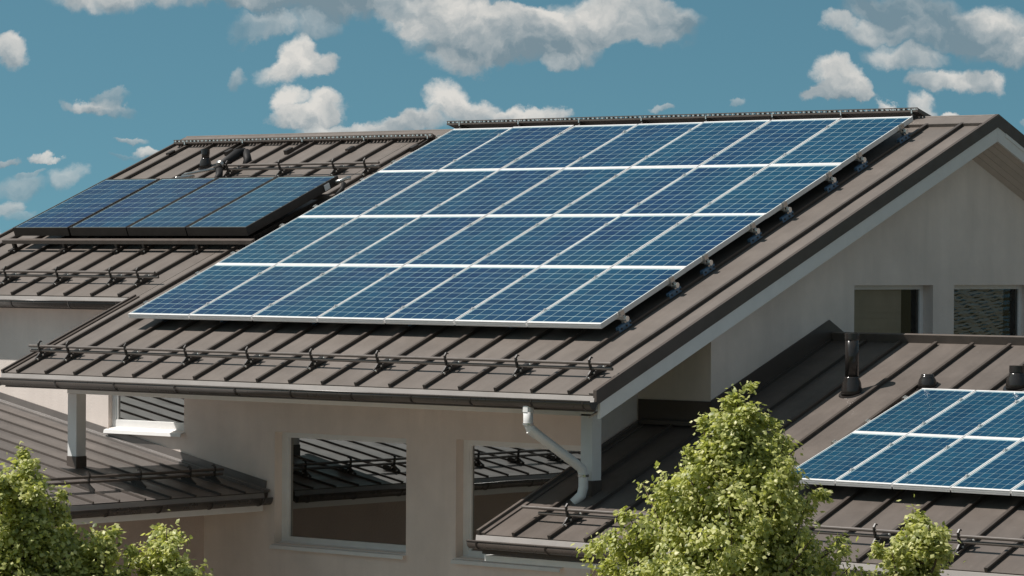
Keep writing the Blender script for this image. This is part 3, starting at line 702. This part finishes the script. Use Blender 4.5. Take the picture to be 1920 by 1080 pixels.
MB().tube([(-.20, 3.86, 1.60), (-.17, 3.80, 1.52), (-.16, 3.7, 1.45)], .03, 12).build('hose', M['blackrub'], t, smooth=True)
# rating plate on the collector side
rp = MB().box(-.303, -.300, 1.46, 1.56, -.095, -.02, lambda a, b, c: Vector((a, 2.248 + b * CT - c * ST, 1.030 + b * ST + c * CT))).build('rating_plate', M['whitebox'])
tag(rp, 'small pale plate on the dark side of the rightmost collector', 'plate')

# ------------------------------------------------------------ downpipe
t = thing('downpipe', 'white downpipe bending from the main gutter to the corner post', 'downpipe')
pts = [Vector(p) for p in ((7.10, -1.17, -.82), (7.10, -1.17, -.99), (7.115, -1.14, -1.05), (7.15, -1.08, -1.10), (7.32, -.68, -1.40), (7.345, -.62, -1.45), (7.352, -.60, -1.52), (7.352, -.60, -1.64), (7.335, -.61, -1.72), (7.275, -.66, -1.80))]
def rect_tube(pts, hw, hd):
    b = MB(); base = 0; n = len(pts)
    for i, p in enumerate(pts):
        d = (pts[min(i + 1, n - 1)] - pts[max(i - 1, 0)]).normalized(); s_ = d.cross(Vector((0, -1, 0.0001))).normalized(); w = s_.cross(d).normalized()
        for k in range(12):
            a = 2 * math.pi * k / 12; ca, sa = math.cos(a), math.sin(a); q = 1 / max(abs(ca) ** 4 + abs(sa) ** 4, 1e-6) ** .25
            b.v.append(tuple(p + s_ * ca * q * hw + w * sa * q * hd))
    for i in range(n - 1):
        for k in range(12): k2 = (k + 1) % 12; b.f.append((i * 12 + k, i * 12 + k2, (i + 1) * 12 + k2, (i + 1) * 12 + k))
    b.f.append(tuple(range(12))[::-1]); b.f.append(tuple((n - 1) * 12 + k for k in range(12)))
    return b
rect_tube(pts, .047, .040).build('pipe', M['trim'], t, smooth=True)
rect_tube([pts[0] + Vector((0, 0, .02)), pts[0] - Vector((0, 0, .05))], .052, .046).build('collar', M['trim'], t)
for k in range(5): c = pts[2].lerp(pts[3], k / 4 - .2) ; rect_tube([c, c + (pts[3] - pts[2]).normalized() * .006], .051, .044).build('crimp', M['trim'], t)

for c in (pts[6], pts[1]):
    rect_tube([c + Vector((0, 0, .012)), c - Vector((0, 0, .012))], .054, .047).build('pipe_clip', M['steel'], t)
# ------------------------------------------------------------ trees
def tree(x, y, ztop, half, zb, label, nshoot, nleaf, seed, leaf=.049, offs=()):
    r = np.random.default_rng(seed)
    t = thing('leafy_tree', label, 'tree', 'young trees in front of the house', loc=(x, y, GZ))
    H = ztop - GZ
    tr = MB(); tr.tube([(0, 0, 0), (.02, .01, H * .3), (.0, .03, H * .6), (.02, 0, H * .82), (0, 0, H * .97)], [.13, .10, .07, .035, .010], 12); tr.build('trunk', M['bark'], t, smooth=True)
    br = MB(); L = []; ax = []
    # shoots: (start, end) polylines
    shoots = [((0, 0, H - 1.2), (0, 0, H - .02), .085)]
    for (dx, dz, ln) in offs:
        q = RT * dx; d_ = r.uniform(-.25, .25); q = q + Vector((-FW.x, -FW.y, 0)) * (d_ + .1)
        shoots.append(((q.x * .45, q.y * .45, H - dz - ln * 1.2), (q.x, q.y, H - dz), .080 + .02 * min(1, dz)))
    for k in range(nshoot):
        hz = (k + .5) / nshoot; depth = .10 + (ztop - zb) * hz ** 1.0       # distance below the tip where the shoot starts
        ph = k * 2.39996 + r.uniform(-.3, .3)
        R = half * (depth ** (1.25 if depth < .8 else .9)) * r.uniform(.5, 1.12)
        rise = R * r.uniform(.35, .85) + .05
        s = np.array([0, 0, H - depth - .12]); e = np.array([R * math.cos(ph), R * math.sin(ph), H - depth - .12 + rise])
        e[2] = min(e[2], H - .12 - r.uniform(0, .2) - max(0, R - .0) * .9 / max(half, .1) * .62)
        shoots.append((tuple(s), tuple(e), .085 + .05 * min(1, depth)))
    tot = sum(np.linalg.norm(np.subtract(b, a)) + .25 for a, b, _ in shoots)
    for (a, b, rad) in shoots:
        a, b = np.array(a), np.array(b); ln = np.linalg.norm(b - a)
        mid = (a + b) / 2 + np.array([0, 0, -.12 * ln])
        if ln > .15: br.tube([a, mid, b], [.012 + .012 * ln, .008 + .006 * ln, .003], 5)
        n = int(nleaf * (ln + .25) / tot); tt_ = r.uniform(.12, 1.04, n) ** .75
        # twigs: tufts along the shoot
        nt = max(4, int(ln / .085)); tu = r.uniform(.2, 1.0, nt) ** .8; to = r.normal(0, 1, (nt, 3)) * np.array([1, 1, .8]) * rad * 1.0
        to[:, 2] += np.abs(r.normal(0, .06, nt))
        pick = r.integers(0, nt, n); fr = r.random(n) < .84
        tq = np.where(fr, tu[pick], tt_)[:, None]
        c = (1 - tq) ** 2 * a + 2 * tq * (1 - tq) * mid + tq ** 2 * b
        sg = (rad * (1.15 - .65 * tq)) * np.where(fr, .52, 1.0)[:, None]
        p = c + r.normal(0, 1, (n, 3)) * sg + np.where(fr[:, None], to[pick] * (1.1 - .4 * tq), 0)
        L.append(p); ax.append(np.repeat([[b[0], b[1], 0]], n, 0))
    P = np.concatenate(L); n = len(P)
    br.build('branch', M['bark'], t, smooth=True, kind='stuff')
    out = np.stack([P[:, 0], P[:, 1], np.full(n, .35)], 1); out /= np.linalg.norm(out, axis=1)[:, None] + 1e-6
    nrm = out * .55 + r.normal(0, .62, (n, 3)) + np.array([0, 0, .45]); nrm /= np.linalg.norm(nrm, axis=1)[:, None]
    dr = r.normal(0, .55, (n, 3)) + out * .4 + np.array([0, 0, -.75]); dr -= nrm * (dr * nrm).sum(1)[:, None]; dr /= np.linalg.norm(dr, axis=1)[:, None] + 1e-6
    sd_ = np.cross(nrm, dr); sz = leaf * r.uniform(.55, 1.15, n)[:, None]
    V = np.stack([P, P + dr * sz * .45 + sd_ * sz * .40 - nrm * sz * .10, P + dr * sz * 1.05 - nrm * sz * .14, P + dr * sz * .45 - sd_ * sz * .40 - nrm * sz * .10, P + dr * sz * .42 + nrm * sz * .05], 1).reshape(-1, 3)
    base = np.arange(n)[:, None] * 5
    F = np.concatenate([base + [0, 1, 4], base + [1, 2, 4], base + [2, 3, 4], base + [3, 0, 4]], 1).reshape(-1, 3)
    me = bpy.data.meshes.new('foliage'); me.vertices.add(len(V)); me.vertices.foreach_set('co', V.ravel())
    me.loops.add(F.size); me.loops.foreach_set('vertex_index', F.ravel().astype(np.int32))
    me.polygons.add(len(F)); me.polygons.foreach_set('loop_start', np.arange(0, F.size, 3, dtype=np.int32)); me.polygons.foreach_set('loop_total', np.full(len(F), 3, np.int32))
    me.update(); me.validate(); me.materials.append(M['leaf'])
    at = me.attributes.new('tone', 'FLOAT', 'POINT'); tn = np.clip(r.normal(.5, .24, n), 0, 1); at.data.foreach_set('value', np.repeat(tn, 5).astype(np.float32))
    link('foliage', me, t, kind='stuff')
    return t
tree(13.19, -5.82, -.35, .57, -5.0, 'tallest bright green tree, in front of the low right roof', 150, 165000, 3, offs=[(.23,.24,.5),(-.27,.30,.5),(-.42,.55,.5),(-.60,.66,.6),(-.74,.75,.6),(.42,.48,.6),(.36,.38,.5),(-.85,1.0,.6),(.56,.78,.6),(-.98,1.15,.6),(.1,.6,.5),(-.3,1.0,.6),(.35,1.1,.6),(0,1.3,.6),(-.65,1.35,.6),(.5,1.5,.6)])
tree(8.90, -9.47, -.86, .50, -5.2, 'bright green tree at the left edge in front of the low left roof', 110, 115000, 5, offs=[(-.15,.22,.4),(.20,.26,.4),(.30,.40,.4),(-.3,.5,.5),(.1,.7,.5),(.35,.75,.5)])
tree(9.79, -8.73, -1.44, .34, -5.0, 'small green treetop below the beige wall, right of the left tree', 60, 42000, 9, offs=[(.12,.15,.3),(-.14,.22,.3),(.27,.3,.3)])
tree(14.24, -4.93, -1.26, .38, -5.0, 'small green treetop right of the tallest tree, before the lower gutter', 70, 52000, 13, offs=[(.2,.22,.3),(-.2,.3,.3),(.1,.12,.3)])
tree(9.35, -9.08, -1.50, .40, -5.2, 'low green treetop between the left tree and the small treetop', 70, 50000, 21, offs=[(.12,.06,.3),(.3,.2,.3),(-.15,.15,.3)])
